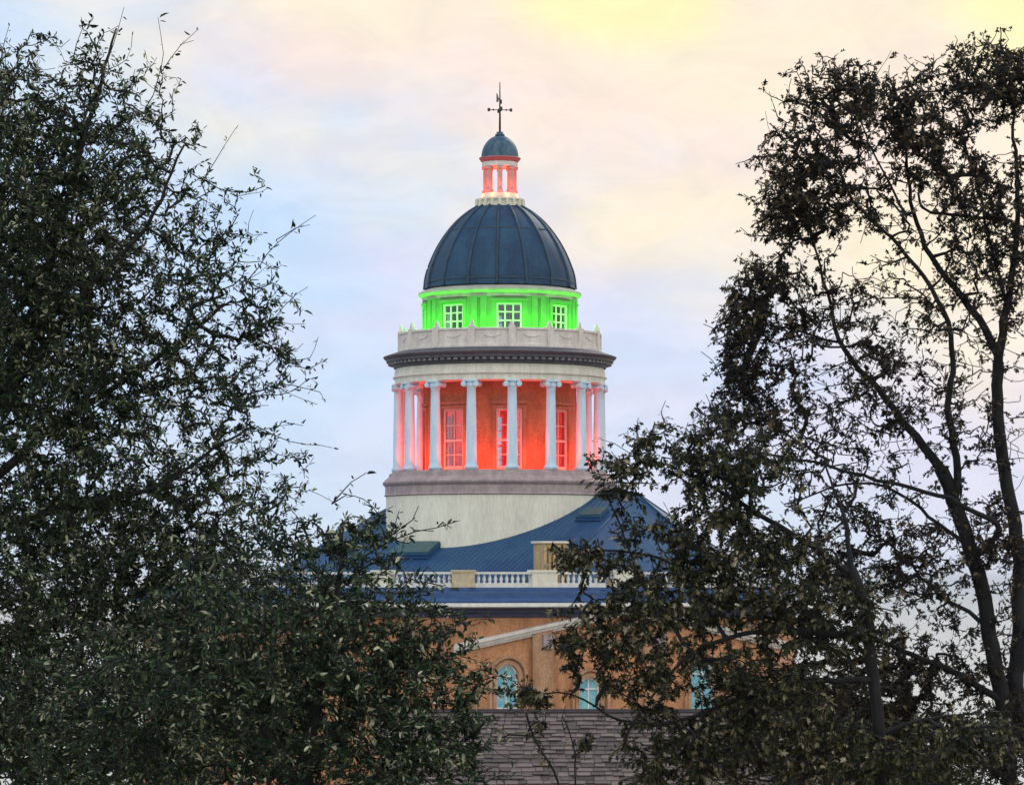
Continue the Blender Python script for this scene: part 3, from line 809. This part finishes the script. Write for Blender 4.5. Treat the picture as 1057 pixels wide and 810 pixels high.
# ------------------------------------------------------------------ neighbour's shingled roof
def neighbour():
    h = thing('neighbour_house', 'low house with worn purple grey shingle roof in front of the courthouse', 'house')
    d0 = 72.0
    a = at(395, 735, d0); b = at(935, 735, d0); zt = a.z; L = b.x - a.x
    sl = R(27); run = 5.2
    h.location = (0, 0, 0)
    rnd = random.Random(5); mb = MB()
    rows = 34; step = run / math.cos(sl) / rows
    for r in range(rows):
        x = a.x - rnd.uniform(0, .3)
        while x < b.x:
            w = rnd.choice((.16, .22, .28, .34)); s0 = r * step; s1 = s0 + step * 1.25
            lift = rnd.uniform(.012, .034); dl = rnd.uniform(-.02, .03)
            y0, z0 = a.y - s0 * math.cos(sl), zt - s0 * math.sin(sl)
            y1, z1 = a.y - (s1 + dl) * math.cos(sl), zt - (s1 + dl) * math.sin(sl)
            n = Vector((0, -math.sin(sl), math.cos(sl)))
            v = [Vector((x, y0, z0)) + n * .004, Vector((x + w - .012, y0, z0)) + n * .004, Vector((x + w - .012, y1, z1)) + n * lift * 1.6, Vector((x, y1, z1)) + n * lift * 1.6]
            lo = [p - n * .02 for p in v[2:]]
            mb.add(v + lo, [(0, 3, 2, 1), (2, 3, 5, 4)])
            x += w
    yb, zb = a.y - run, zt - run * math.tan(sl)
    mb.add([(a.x, a.y, zt - .02), (b.x, a.y, zt - .02), (b.x, yb, zb - .02), (a.x, yb, zb - .02)], [(0, 3, 2, 1)])
    mb.add([(a.x, a.y + .002, zt - .02), (b.x, a.y + .002, zt - .02), (b.x, a.y + run, zb - .02), (a.x, a.y + run, zb - .02)], [(0, 1, 2, 3)])
    mb.build('roof', M['shingle'], h)
    mb = MB(); mb.tube([(a.x, a.y, zt + .01), (b.x, a.y, zt + .01)], .075, 6, False); mb.build('ridge_cap', mat("ridge_cap", (.05, .04, .045), None, .9), h)
    mb = MB(); x0, x1, y0, y1 = a.x + .35, b.x - .35, a.y - run + .45, a.y + run - .45; z0 = 6.2; ze = zb - .03 + .45 * math.tan(sl) - .05
    mb.add([(x0, y0, z0), (x1, y0, z0), (x1, y1, z0), (x0, y1, z0), (x0, y0, ze), (x1, y0, ze), (x1, y1, ze), (x0, y1, ze), (x0, a.y, zt - .1), (x1, a.y, zt - .1)],
           [(0, 1, 5, 4), (2, 3, 7, 6), (3, 0, 4, 8, 7), (1, 2, 6, 9, 5)])
    mb.build('wall', M['stucco'], h)


neighbour()


# ------------------------------------------------------------------ trees
def np_mesh(name, verts, quads, tris, m, parent, smooth=False):
    me = bpy.data.meshes.new(name)
    nq, nt = len(quads), len(tris)
    me.vertices.add(len(verts)); me.vertices.foreach_set('co', np.asarray(verts, np.float32).ravel())
    me.loops.add(nq * 4 + nt * 3); me.polygons.add(nq + nt)
    li = np.concatenate([np.asarray(quads, np.int32).reshape(-1), np.asarray(tris, np.int32).reshape(-1)])
    me.loops.foreach_set('vertex_index', li)
    st = np.concatenate([np.arange(nq) * 4, nq * 4 + np.arange(nt) * 3]).astype(np.int32)
    me.polygons.foreach_set('loop_start', st)
    me.polygons.foreach_set('use_smooth', np.full(nq + nt, smooth))
    me.update(calc_edges=True); me.validate()
    me.materials.append(m)
    o = bpy.data.objects.new(name, me); COL.objects.link(o); o.parent = parent
    return o


def norm(a): return a / np.maximum(np.linalg.norm(a, axis=-1, keepdims=True), 1e-9)


def prisms(P0, P1, r0, r1, k):
    n = len(P0); t = norm(P1 - P0)
    ref = np.where(np.abs(t[:, 2:3]) > .9, np.array([[1., 0, 0]]), np.array([[0, 0, 1.]]))
    u = norm(np.cross(t, ref)); w = np.cross(t, u)
    P0 = P0 - t * r0[:, None] * .3; P1 = P1 + t * r1[:, None] * .3
    ang = np.arange(k) * 2 * math.pi / k
    c = np.cos(ang)[None, :, None]; s = np.sin(ang)[None, :, None]
    ring = u[:, None] * c + w[:, None] * s
    V = np.concatenate([P0[:, None] + ring * r0[:, None, None], P1[:, None] + ring * r1[:, None, None]], 1).reshape(-1, 3)
    i = np.arange(k); q = np.stack([i, (i + 1) % k, k + (i + 1) % k, k + i], 1)
    Q = (np.arange(n)[:, None, None] * 2 * k + q[None]).reshape(-1, 4)
    return V, Q


def leaves_mesh(name, pos, ax, nrm, ln, wd, m, parent, rng, lobed=False):
    ax = norm(ax); side = norm(np.cross(ax, nrm)); up = np.cross(side, ax)
    L, W = ln[:, None], wd[:, None]; n = len(pos)
    fold = rng.uniform(.1, .45, (n, 1)); curl = rng.uniform(-.25, .1, (n, 1))

    def pt(a, s, f): return pos + ax * L * a + side * W * s + up * (W * abs(s) * fold * 2 * f + L * curl * a * a)
    if not lobed:
        vs = [pt(0, 0, 1), pt(.28, .42, 1), pt(.68, .36, 1), pt(1, 0, 1), pt(.68, -.36, 1), pt(.28, -.42, 1)]
        V = np.stack(vs, 1).reshape(-1, 3); b = np.arange(n)[:, None] * 6
        Q = np.concatenate([b + np.array([[0, 1, 2, 3]]), b + np.array([[0, 3, 4, 5]])], 0)
        return np_mesh(name, V, Q, np.zeros((0, 3), np.int32), m, parent)
    vs = [pt(0, 0, 1), pt(.22, .10, 1), pt(.40, .46, 1), pt(.46, .14, 1), pt(.70, .50, 1), pt(.74, .15, 1), pt(1, .05, 1),
          pt(1, -.05, 1), pt(.74, -.15, 1), pt(.70, -.50, 1), pt(.46, -.14, 1), pt(.40, -.46, 1), pt(.22, -.10, 1)]
    V = np.stack(vs, 1).reshape(-1, 3); b = np.arange(n)[:, None] * 13
    T = [(0, 1, 12), (1, 2, 3), (3, 4, 5), (12, 10, 11), (10, 8, 9)]
    Qs = [(1, 3, 10, 12), (3, 5, 8, 10), (5, 6, 7, 8)]
    T = np.concatenate([b + np.array([t]) for t in T], 0); Q = np.concatenate([b + np.array([q]) for q in Qs], 0)
    return np_mesh(name, V, Q, T, m, parent)


class Tree:
    def __init__(s, root, D, seed, bark, base):
        s.root, s.D, s.bark = root, D, bark
        s.rng = np.random.default_rng(seed)
        s.P = np.zeros((90000, 3)); s.n = 0
        s.par = np.full(90000, -1); s.fix = np.zeros(90000); s.lim = np.zeros(90000, bool); s.is_limb = True
        s.tips = []; s.slim = 1.0

    def node(s, p, par, fix=0.0):
        i = s.n; s.P[i] = p; s.par[i] = par; s.fix[i] = fix; s.lim[i] = fix > 0 and s.is_limb; s.n += 1; return i

    def limb(s, pts, r0, r1, dd0=0.0, dd1=0.0, attach=None, ground=False):
        """pts in photograph pixels on the plane of the tree (depth drifts dd0..dd1 m); radii in metres"""
        w = []
        for i, (x, y) in enumerate(pts):
            t = i / max(1, len(pts) - 1); w.append(np.array(at(x, y, s.D + dd0 + (dd1 - dd0) * t)))
        if ground:
            b = w[0].copy(); b[2] = ground_z(b[0], b[1]) - .2; b[0] += .15; w.insert(0, b)
        out = []
        for a, b in zip(w, w[1:]):
            m = max(1, int(np.linalg.norm(b - a) / .11))
            for q in range(m): out.append(a + (b - a) * q / m)
        out.append(w[-1]); out = np.array(out)
        for _ in range(3):
            if len(out) > 4: out[1:-1] = (out[:-2] + 2 * out[1:-1] + out[2:]) / 4
        wob = np.cumsum(s.rng.normal(0, .011, out.shape), 0); wob -= np.linspace(0, 1, len(out))[:, None] * wob[-1]; out = out + wob
        par = -1
        if s.n and not ground:
            par = int(np.argmin(((s.P[:s.n] - out[0]) ** 2).sum(1)))
        for i, p in enumerate(out):
            t = i / max(1, len(out) - 1)
            par = s.node(p, par, (r0 + (r1 - r0) * t ** .8) * s.slim)

    def clumps(s, lobes, even=None, gain=1.0):
        """lobes: (px, py, rx, ry, n clumps, twigs per clump, clump spread m, depth radius m, depth shift m)"""
        rng = s.rng; pts = []
        for (px, py, rx, ry, nc, nt, sp, rd, dd) in lobes:
            if even: nc, nt, sp = int(nc * nt / even), even, sp * 1.15
            nc = max(3, int(nc * gain))
            u = norm(rng.normal(size=(nc, 3))); rad = rng.uniform(0, 1, (nc, 1)) ** .42 * rng.uniform(.82, 1.14, (nc, 1))
            o = u * rad
            k = s.D / F
            c = np.stack([CX + (px - 528.5) * k + o[:, 0] * rx * k, -DT + s.D + dd + o[:, 1] * rd, ZC + (600 - py) * k + o[:, 2] * ry * k], 1)
            m = np.maximum(1, rng.poisson(nt, nc))
            p = np.repeat(c, m, 0) + rng.normal(0, sp, (m.sum(), 3)) * np.array([1, 1, .75])
            pts.append(p)
        pts = np.concatenate(pts)
        d = ((pts[:, None] - s.P[None, :s.n:4]) ** 2).sum(2).min(1) if len(pts) * s.n < 4e8 else rng.uniform(size=len(pts))
        pts = pts[np.argsort(d)]
        for p in pts: s.grow(p)

    def grow(s, p, px=False):
        d2 = ((s.P[:s.n] - p) ** 2).sum(1); d2 = d2 + (s.P[:s.n, 2] > p[2] + .1) * .02
        j = int(np.argmin(d2)); a = s.P[j]; L = math.sqrt(max(1e-9, ((a - p) ** 2).sum()))
        m = max(2, min(9, int(L / .10))); par = j
        side = s.rng.normal(0, .10 * L, 3); side[2] = -abs(side[2]) * .8
        for q in range(1, m + 1):
            t = q / m
            pt = a + (p - a) * t + side * 4 * t * (1 - t) * .5 + (s.rng.normal(0, .012, 3) if q < m else 0)
            par = s.node(pt, par)
        s.tips.append(par)

    def spray(s, pts, r=.0042, dd=0.0):
        a0 = s.n
        s.is_limb = False; s.limb(pts, r * 1.6, r * .7, dd, dd); s.is_limb = True; s.tips += list(range(s.n - 1, a0, -3))
        return s

    def finish(s, leaf, lmat, per, ln, ratio, spread, droop=0.0, lobed=False, twig=.0033, back=5, skip=0.0):
        n = s.n; P, par = s.P[:n], s.par[:n]
        cnt = np.zeros(n); cnt[s.tips] = 1
        for i in range(n - 1, -1, -1):
            if par[i] >= 0: cnt[par[i]] += cnt[i]
        r = twig * np.maximum(cnt, 1) ** .40
        r = np.where(s.fix[:n] > 0, s.fix[:n], r)
        ch = np.arange(n)[par >= 0]; pp = par[ch]
        rp = np.minimum(r[pp], np.where(s.fix[:n][ch] > 0, 9, r[ch] * 1.6)); big = r[ch] > .03
        rp = np.where((s.fix[:n][ch] > 0), np.minimum(r[pp], r[ch] * 1.15), rp)
        fixd = s.lim[:n][ch]
        V, Q = prisms(P[pp[fixd]], P[ch[fixd]], rp[fixd], r[ch[fixd]], 9)
        np_mesh('trunk', V, Q, np.zeros((0, 3), np.int32), s.bark, s.root, True)
        V, Q = prisms(P[pp[~fixd]], P[ch[~fixd]], rp[~fixd], r[ch[~fixd]], 4)
        np_mesh('branches', V, Q, np.zeros((0, 3), np.int32), s.bark, s.root, True)
        # leaves along the last few twig nodes behind every tip
        rng = s.rng; pos, dirs = [], []
        for tip in s.tips:
            if skip and rng.uniform() < skip: continue
            chain = [tip]
            for _ in range(back):
                q = par[chain[-1]]
                if q < 0 or s.fix[q] > .02: break
                chain.append(q)
            if len(chain) < 2: continue
            c = P[chain]; m = max(2, int(rng.normal(per, per * .3)))
            t = rng.uniform(0, 1, m) ** 1.3 * (len(c) - 1.001); i0 = t.astype(int); fr = (t - i0)[:, None]
            pos.append(c[i0] * (1 - fr) + c[i0 + 1] * fr); dirs.append(c[i0] - c[i0 + 1])
        pos = np.concatenate(pos); dirs = norm(np.concatenate(dirs)); m = len(pos)
        rnd = norm(rng.normal(size=(m, 3)))
        ax = norm(dirs * .55 + rnd * spread + np.array([[0, 0, -droop]]))
        pos = pos + rnd * .012
        nr = norm(rng.normal(size=(m, 3)) * .8 + np.array([[0, -.15, .75]]))
        l = rng.lognormal(math.log(ln), .25, m)
        leaves_mesh('crown', pos, ax, nr, l, l * ratio * rng.uniform(.8, 1.2, m), lmat, s.root, rng, lobed)
        return m


NL = 0


def tall_live_oak():
    global NL
    r = thing('live_oak_tree', 'tall evergreen oak with small dark leaves filling the left edge', 'tree')
    t = Tree(r, 29.0, 11, M['bark'], None); t.slim = .72
    t.limb([(-70, 1000), (-60, 700), (-40, 560), (-10, 430)], .17, .11, ground=True)
    t.limb([(-10, 430), (30, 320), (70, 200), (95, 110), (120, 30)], .10, .012, 0, .4)
    t.limb([(-10, 430), (60, 330), (140, 240), (190, 150)], .07, .012, 0, -.7)
    t.limb([(-30, 520), (70, 430), (160, 370), (240, 310)], .07, .012, 0, .3)
    t.limb([(-40, 560), (60, 520), (170, 500), (260, 440)], .06, .012, 0, -.5)
    t.limb([(-60, 700), (60, 640), (160, 600), (250, 560)], .06, .012, 0, .6)
    t.limb([(-20, 480), (-40, 300), (-30, 150), (20, 70)], .06, .012, 0, -.3)
    t.limb([(-66, 800), (40, 760), (150, 730), (240, 740)], .05, .012, 0, .2)
    # px, py, rx, ry, clumps, twigs, spread, depth r, depth shift
    t.clumps([
        (40, 170, 105, 115, 165, 6, .13, 1.1, .2), (10, 120, 70, 70, 50, 6, .13, .8, .4), (-40, 260, 120, 190, 120, 6, .16, 1.3, 0),
        (100, 290, 120, 150, 170, 6, .14, 1.2, .1), (60, 440, 150, 150, 260, 7, .15, 1.3, .2), (30, 300, 105, 165, 200, 6, .14, .9, .3),
        (205, 280, 85, 125, 70, 4, .12, .9, 0), (230, 400, 88, 85, 62, 4, .12, .8, 0),
        (155, 150, 62, 100, 36, 4, .10, .7, -.2), (90, 60, 60, 42, 18, 4, .09, .5, 0),
        (120, 570, 165, 110, 250, 7, .15, 1.2, .3), (-10, 650, 150, 170, 210, 6, .17, 1.3, .2),
        (80, 740, 190, 110, 270, 7, .15, 1.2, .3), (235, 500, 90, 56, 40, 5, .12, .7, .2), (200, 640, 110, 100, 100, 6, .14, .9, .5),
        (285, 330, 28, 60, 18, 3, .08, .4, 0), (20, 300, 60, 200, 70, 6, .14, .6, -.6), (40, 640, 110, 110, 70, 6, .14, .5, -.9)], even=2, gain=1.05)
    t.spray([(150, 110), (172, 55), (163, 18)]); t.spray([(165, 75), (185, 48), (205, 30)]); t.spray([(185, 48), (200, 42)])
    t.spray([(210, 190), (225, 150), (243, 133)]); t.spray([(110, 60), (122, 30), (128, 8)]); t.spray([(75, 60), (85, 30), (84, 18)])
    t.spray([(255, 290), (285, 250), (326, 222)]); t.spray([(285, 250), (305, 237), (320, 232)]); t.spray([(270, 345), (300, 300), (318, 296)])
    t.spray([(265, 440), (300, 455), (343, 462)]); t.spray([(280, 400), (300, 378), (316, 380)]); t.spray([(0, 60), (4, 40), (10, 25)])
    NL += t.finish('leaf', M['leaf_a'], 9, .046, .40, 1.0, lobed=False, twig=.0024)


def low_oak():
    global NL
    r = thing('spreading_oak_tree', 'lower spreading oak whose dense green crown hides the courthouse wall', 'tree')
    t = Tree(r, 26.0, 23, M['bark'], None)
    t.limb([(300, 1050), (305, 900), (310, 800)], .14, .10, ground=True)
    t.limb([(310, 800), (330, 700), (350, 600), (355, 540)], .06, .012, 0, .3)
    t.limb([(310, 800), (230, 700), (180, 620)], .06, .012, 0, -.5)
    t.limb([(310, 800), (380, 720), (430, 660), (470, 650)], .06, .012, 0, -.3)
    t.limb([(308, 830), (400, 800), (470, 770), (500, 745)], .05, .012, 0, .2)
    t.limb([(308, 850), (200, 800), (110, 740)], .06, .012, 0, .4)
    t.clumps([
        (330, 650, 125, 95, 210, 6, .12, 1.1, 0), (230, 690, 130, 120, 220, 6, .13, 1.2, 0), (415, 705, 88, 80, 160, 6, .11, .9, 0),
        (110, 740, 120, 100, 130, 6, .13, 1.1, 0), (360, 565, 50, 36, 28, 4, .10, .5, .1), (290, 560, 60, 34, 20, 4, .10, .5, 0),
        (450, 770, 62, 60, 75, 5, .10, .8, 0), (330, 790, 170, 70, 190, 7, .12, 1.0, 0), (430, 630, 45, 35, 22, 3, .10, .5, 0),
        (280, 640, 130, 110, 60, 6, .12, .4, .9), (390, 540, 30, 40, 14, 3, .08, .3, 0), (480, 700, 30, 40, 18, 3, .08, .4, 0)], even=2, gain=.72)
    t.spray([(375, 575), (395, 558), (428, 546), (455, 541), (474, 537)]); t.spray([(395, 558), (425, 538), (432, 522)]); t.spray([(428, 546), (448, 548)])
    t.spray([(400, 555), (408, 540), (412, 527)]); t.spray([(455, 541), (466, 545)])
    t.spray([(455, 640), (490, 632), (510, 640)]); t.spray([(340, 520), (362, 498), (378, 488)])
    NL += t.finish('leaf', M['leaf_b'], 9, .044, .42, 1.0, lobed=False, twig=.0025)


def tall_bronze_oak():
    global NL
    r = thing('deciduous_oak_tree', 'tall oak with thick forked trunk and thin bronze leaves at the right edge', 'tree')
    t = Tree(r, 34.0, 31, M['bark2'], None); t.slim = .66
    t.limb([(1062, 1000), (1052, 810), (1048, 729), (1032, 668), (1020, 602), (1000, 562), (985, 516), (972, 485)], .21, .105, ground=True)
    t.limb([(1050, 760), (1052, 704), (1055, 552), (1041, 486), (1028, 400), (1031, 380)], .14, .085, .1, .3)
    t.limb([(972, 485), (949, 451), (925, 425), (904, 393), (868, 351), (858, 306), (846, 267), (836, 237)], .075, .012, 0, .3)
    t.limb([(985, 516), (990, 470), (978, 420), (985, 360), (967, 306), (942, 277), (918, 247), (888, 222), (868, 183), (862, 130)], .065, .012, 0, -.4)
    t.limb([(1031, 380), (1020, 350), (997, 316), (957, 267), (937, 222), (937, 163), (930, 110)], .07, .012, .3, .4)
    t.limb([(1031, 380), (1041, 321), (1051, 247), (1049, 160), (1045, 80)], .075, .014, .3, 0)
    t.limb([(1041, 321), (1015, 240), (1000, 170), (985, 110)], .03, .010, .2, -.4)
    t.limb([(1010, 575), (1040, 545), (980, 511), (914, 494), (853, 476), (782, 466)], .05, .014, 0, -.5)
    t.limb([(1000, 562), (954, 525), (905, 500), (860, 505), (810, 520)], .035, .010, 0, .4)
    t.limb([(1036, 725), (995, 699), (954, 683), (904, 653), (843, 648), (777, 643)], .06, .012, 0, -.2)
    t.limb([(1010, 640), (960, 610), (920, 560), (890, 540)], .035, .010, 0, .4)
    t.limb([(868, 351), (820, 340), (790, 330), (760, 350)], .022, .008, .2, .5)
    t.limb([(853, 476), (800, 440), (765, 400), (750, 370)], .022, .008, -.3, 0)
    t.limb([(937, 222), (905, 160), (880, 110)], .022, .008, .4, .6)
    t.limb([(1048, 780), (1000, 770), (950, 775), (900, 790)], .04, .012, 0, .3)
    # fine, nearly leafless lattice filling the middle of the crown
    t.clumps([(900, 380, 130, 110, 300, 1, .10, 1.0, 0), (960, 320, 95, 130, 260, 1, .10, .9, 0), (930, 560, 105, 65, 150, 1, .10, .8, 0), (970, 660, 75, 50, 130, 1, .10, .5, 0),
              (1035, 640, 25, 80, 40, 1, .08, .4, 0), (850, 440, 110, 70, 240, 1, .10, .7, 0), (940, 450, 105, 75, 200, 1, .10, .7, 0), (1030, 430, 40, 100, 90, 1, .10, .6, 0), (1000, 560, 50, 60, 60, 1, .1, .5, 0)])
    t.tips = [q for k, q in enumerate(t.tips) if k % 5 < 2]
    t.clumps([
        (865, 105, 60, 45, 62, 4, .11, .7, 0), (925, 115, 62, 50, 66, 4, .11, .8, 0), (1005, 95, 58, 48, 60, 4, .11, .7, 0), (1050, 65, 45, 40, 46, 4, .11, .6, 0),
        (818, 175, 38, 52, 50, 4, .10, .5, 0), (855, 185, 60, 48, 50, 4, .11, .7, 0), (812, 222, 38, 36, 44, 4, .10, .5, 0), (870, 228, 46, 26, 26, 3, .10, .5, 0), (960, 160, 60, 45, 46, 4, .11, .7, 0),
        (1010, 205, 50, 50, 50, 4, .12, .7, 0), (1045, 260, 34, 95, 52, 4, .11, .6, 0), (1000, 270, 40, 35, 18, 3, .11, .6, 0),
        (788, 290, 40, 34, 42, 4, .10, .4, 0), (768, 340, 30, 56, 50, 4, .09, .5, 0), (805, 335, 50, 50, 36, 3, .10, .6, 0), (762, 405, 32, 55, 48, 4, .10, .5, 0),
        (860, 330, 60, 50, 22, 2, .10, .6, 0), (800, 405, 55, 50, 36, 3, .10, .6, 0), (920, 290, 60, 60, 16, 2, .10, .7, 0), (925, 365, 30, 20, 14, 3, .09, .5, 0),
        (850, 600, 70, 50, 54, 4, .12, .7, 0), (950, 590, 70, 42, 40, 4, .12, .7, 0), (1035, 560, 40, 45, 34, 4, .12, .6, 0), (880, 530, 60, 45, 34, 3, .11, .6, 0),
        (960, 760, 100, 60, 100, 5, .12, .8, 0), (860, 740, 85, 75, 90, 5, .12, .8, .2), (1040, 770, 40, 60, 40, 5, .12, .6, 0), (910, 690, 60, 45, 44, 4, .11, .5, 0), (985, 690, 60, 35, 26, 3, .10, .5, 0)], even=2)
    t.spray([(805, 170), (795, 135), (790, 115)]); t.spray([(900, 90), (915, 60), (920, 52)]); t.spray([(985, 80), (998, 45), (1000, 42)])
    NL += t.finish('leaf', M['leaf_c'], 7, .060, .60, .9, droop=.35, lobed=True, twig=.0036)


def middle_oak():
    global NL
    r = thing('hanging_oak_tree', 'oak with drooping olive brown leaves reaching across the tower base', 'tree')
    t = Tree(r, 31.0, 47, M['bark2'], None); t.slim = .72
    t.limb([(910, 1000), (908, 810), (904, 720), (898, 640), (880, 590)], .125, .07, ground=True)
    t.limb([(898, 655), (850, 655), (790, 652), (750, 655), (715, 672), (690, 690), (672, 720)], .055, .014, 0, -.4)
    t.limb([(880, 590), (840, 560), (790, 530), (740, 500), (690, 475), (650, 470)], .05, .010, 0, .2)
    t.limb([(904, 700), (840, 700), (770, 720), (700, 745), (640, 745), (590, 710), (560, 716)], .045, .009, 0, -.2)
    t.limb([(715, 672), (690, 640), (660, 600), (640, 540), (625, 505)], .03, .008, -.3, 0)
    t.limb([(750, 655), (720, 600), (690, 570), (640, 565), (590, 568), (568, 572)], .028, .008, -.2, .2)
    t.limb([(880, 590), (870, 520), (850, 470)], .04, .010, 0, .3)
    t.limb([(905, 760), (960, 740), (1010, 735)], .04, .010, 0, .3)
    t.clumps([
        (640, 490, 28, 28, 22, 3, .075, .35, 0), (695, 465, 46, 34, 46, 3, .10, .5, 0), (745, 470, 50, 48, 56, 4, .10, .6, 0), (795, 490, 48, 42, 40, 4, .10, .5, 0),
        (725, 545, 62, 40, 56, 4, .10, .7, 0), (655, 530, 26, 34, 13, 3, .07, .35, 0), (597, 573, 32, 13, 26, 4, .055, .3, 0), (650, 590, 36, 26, 18, 3, .08, .45, 0),
        (705, 618, 80, 42, 66, 4, .10, .7, 0), (630, 645, 48, 32, 46, 4, .085, .45, 0), (672, 685, 62, 42, 56, 4, .10, .5, 0), (590, 670, 22, 22, 12, 3, .07, .35, 0),
        (790, 580, 75, 55, 80, 5, .11, .7, 0), (840, 640, 85, 55, 85, 5, .11, .7, 0), (775, 695, 70, 46, 52, 5, .11, .7, 0), (810, 755, 105, 50, 90, 5, .11, .8, 0), (740, 600, 60, 50, 40, 4, .11, .6, .3),
        (690, 770, 60, 45, 44, 4, .10, .6, 0), (540, 714, 34, 11, 14, 4, .055, .25, 0), (900, 785, 100, 46, 80, 5, .11, .8, 0), (730, 800, 95, 28, 44, 4, .10, .6, 0), (1000, 765, 65, 45, 36, 5, .11, .6, 0)], even=3)
    t.spray([(650, 470), (632, 458), (615, 452)]); t.spray([(640, 480), (618, 492), (603, 496)]); t.spray([(600, 570), (575, 565), (560, 570)])
    NL += t.finish('leaf', M['leaf_d'], 8, .060, .58, .75, droop=.6, lobed=True, twig=.0034)


def sapling():
    global NL
    r = thing('bare_sapling', 'thin nearly leafless sapling standing in front of the shingle roof', 'tree')
    t = Tree(r, 40.0, 5, M['bark2'], None)
    t.limb([(592, 900), (582, 808), (567, 785), (552, 765), (544, 752), (543, 735)], .030, .012, ground=True)
    t.limb([(590, 880), (594, 800), (592, 770), (583, 752), (580, 738)], .016, .007)
    t.limb([(544, 758), (525, 756), (503, 766)], .013, .006)
    t.limb([(583, 752), (581, 742), (584, 728)], .007, .004)
    for p in ([(567, 785), (555, 775)], [(594, 790), (602, 770), (605, 758)], [(525, 756), (515, 748)], [(552, 765), (560, 752)]): t.spray(p, .004)
    t.clumps([(600, 765, 10, 12, 5, 3, .05, .1, 0), (555, 740, 20, 8, 5, 3, .06, .15, 0)])
    NL += t.finish('leaf', M['leaf_d'], 5, .085, .55, .6, droop=.7, lobed=True, twig=.004)


def back_oaks():
    global NL
    for (name, label, D, seed, x, top, lobes, leaf) in (
        ('rounded_oak_tree', 'dark rounded oak glimpsed behind the leaves of the lower spreading oak', 41.0, 61, 130, 640,
         [(180, 690, 70, 60, 60, 5, .18, 1.4, 0), (120, 780, 170, 45, 90, 5, .18, 1.6, 0), (260, 730, 80, 70, 70, 5, .17, 1.2, 0), (10, 740, 50, 60, 36, 5, .18, 1.2, 0)], 'leaf_b'),
        ('bushy_oak_tree', 'dark bushy oak glimpsed behind the lowest leaves of the two right hand oaks', 45.0, 67, 850, 680,
         [(790, 740, 80, 60, 64, 4, .18, 1.3, 0), (870, 730, 80, 60, 70, 4, .18, 1.3, 0), (960, 770, 110, 45, 80, 4, .18, 1.4, 0), (850, 790, 150, 36, 80, 4, .18, 1.4, 0)], 'leaf_d')):
        r = thing(name, label, 'tree')
        t = Tree(r, D, seed, M['bark'], None)
        t.limb([(x, 980), (x + 4, 860), (x - 4, 780), (x, top + 40)], .16, .03, ground=True)
        for q in (-1, 1): t.limb([(x, 840), (x + q * 50, 780), (x + q * 90, top + 60)], .07, .02, 0, .3 * q)
        t.clumps(lobes)
        NL += t.finish('leaf', M[leaf], 10, .085, .5, .8)


tall_live_oak(); low_oak(); tall_bronze_oak(); middle_oak(); sapling(); back_oaks()
print("leaves:", NL)


# ------------------------------------------------------------------ haze lying over the valley
mb = MB(); mb.box((0, 11000, -15), (39000, 27900, 122))
hm = bpy.data.materials.new("valley_haze"); hm.use_nodes = True
g = NT(hm.node_tree); g.n.clear()
pv = g.new('ShaderNodeVolumePrincipled', {'Color': (0.90, 0.95, 1.0), 'Density': 0.00009})
o = g.new('ShaderNodeOutputMaterial'); g.l.new(pv.outputs[0], o.inputs['Volume'])
tag(mb.build('haze', hm), kind='stuff')
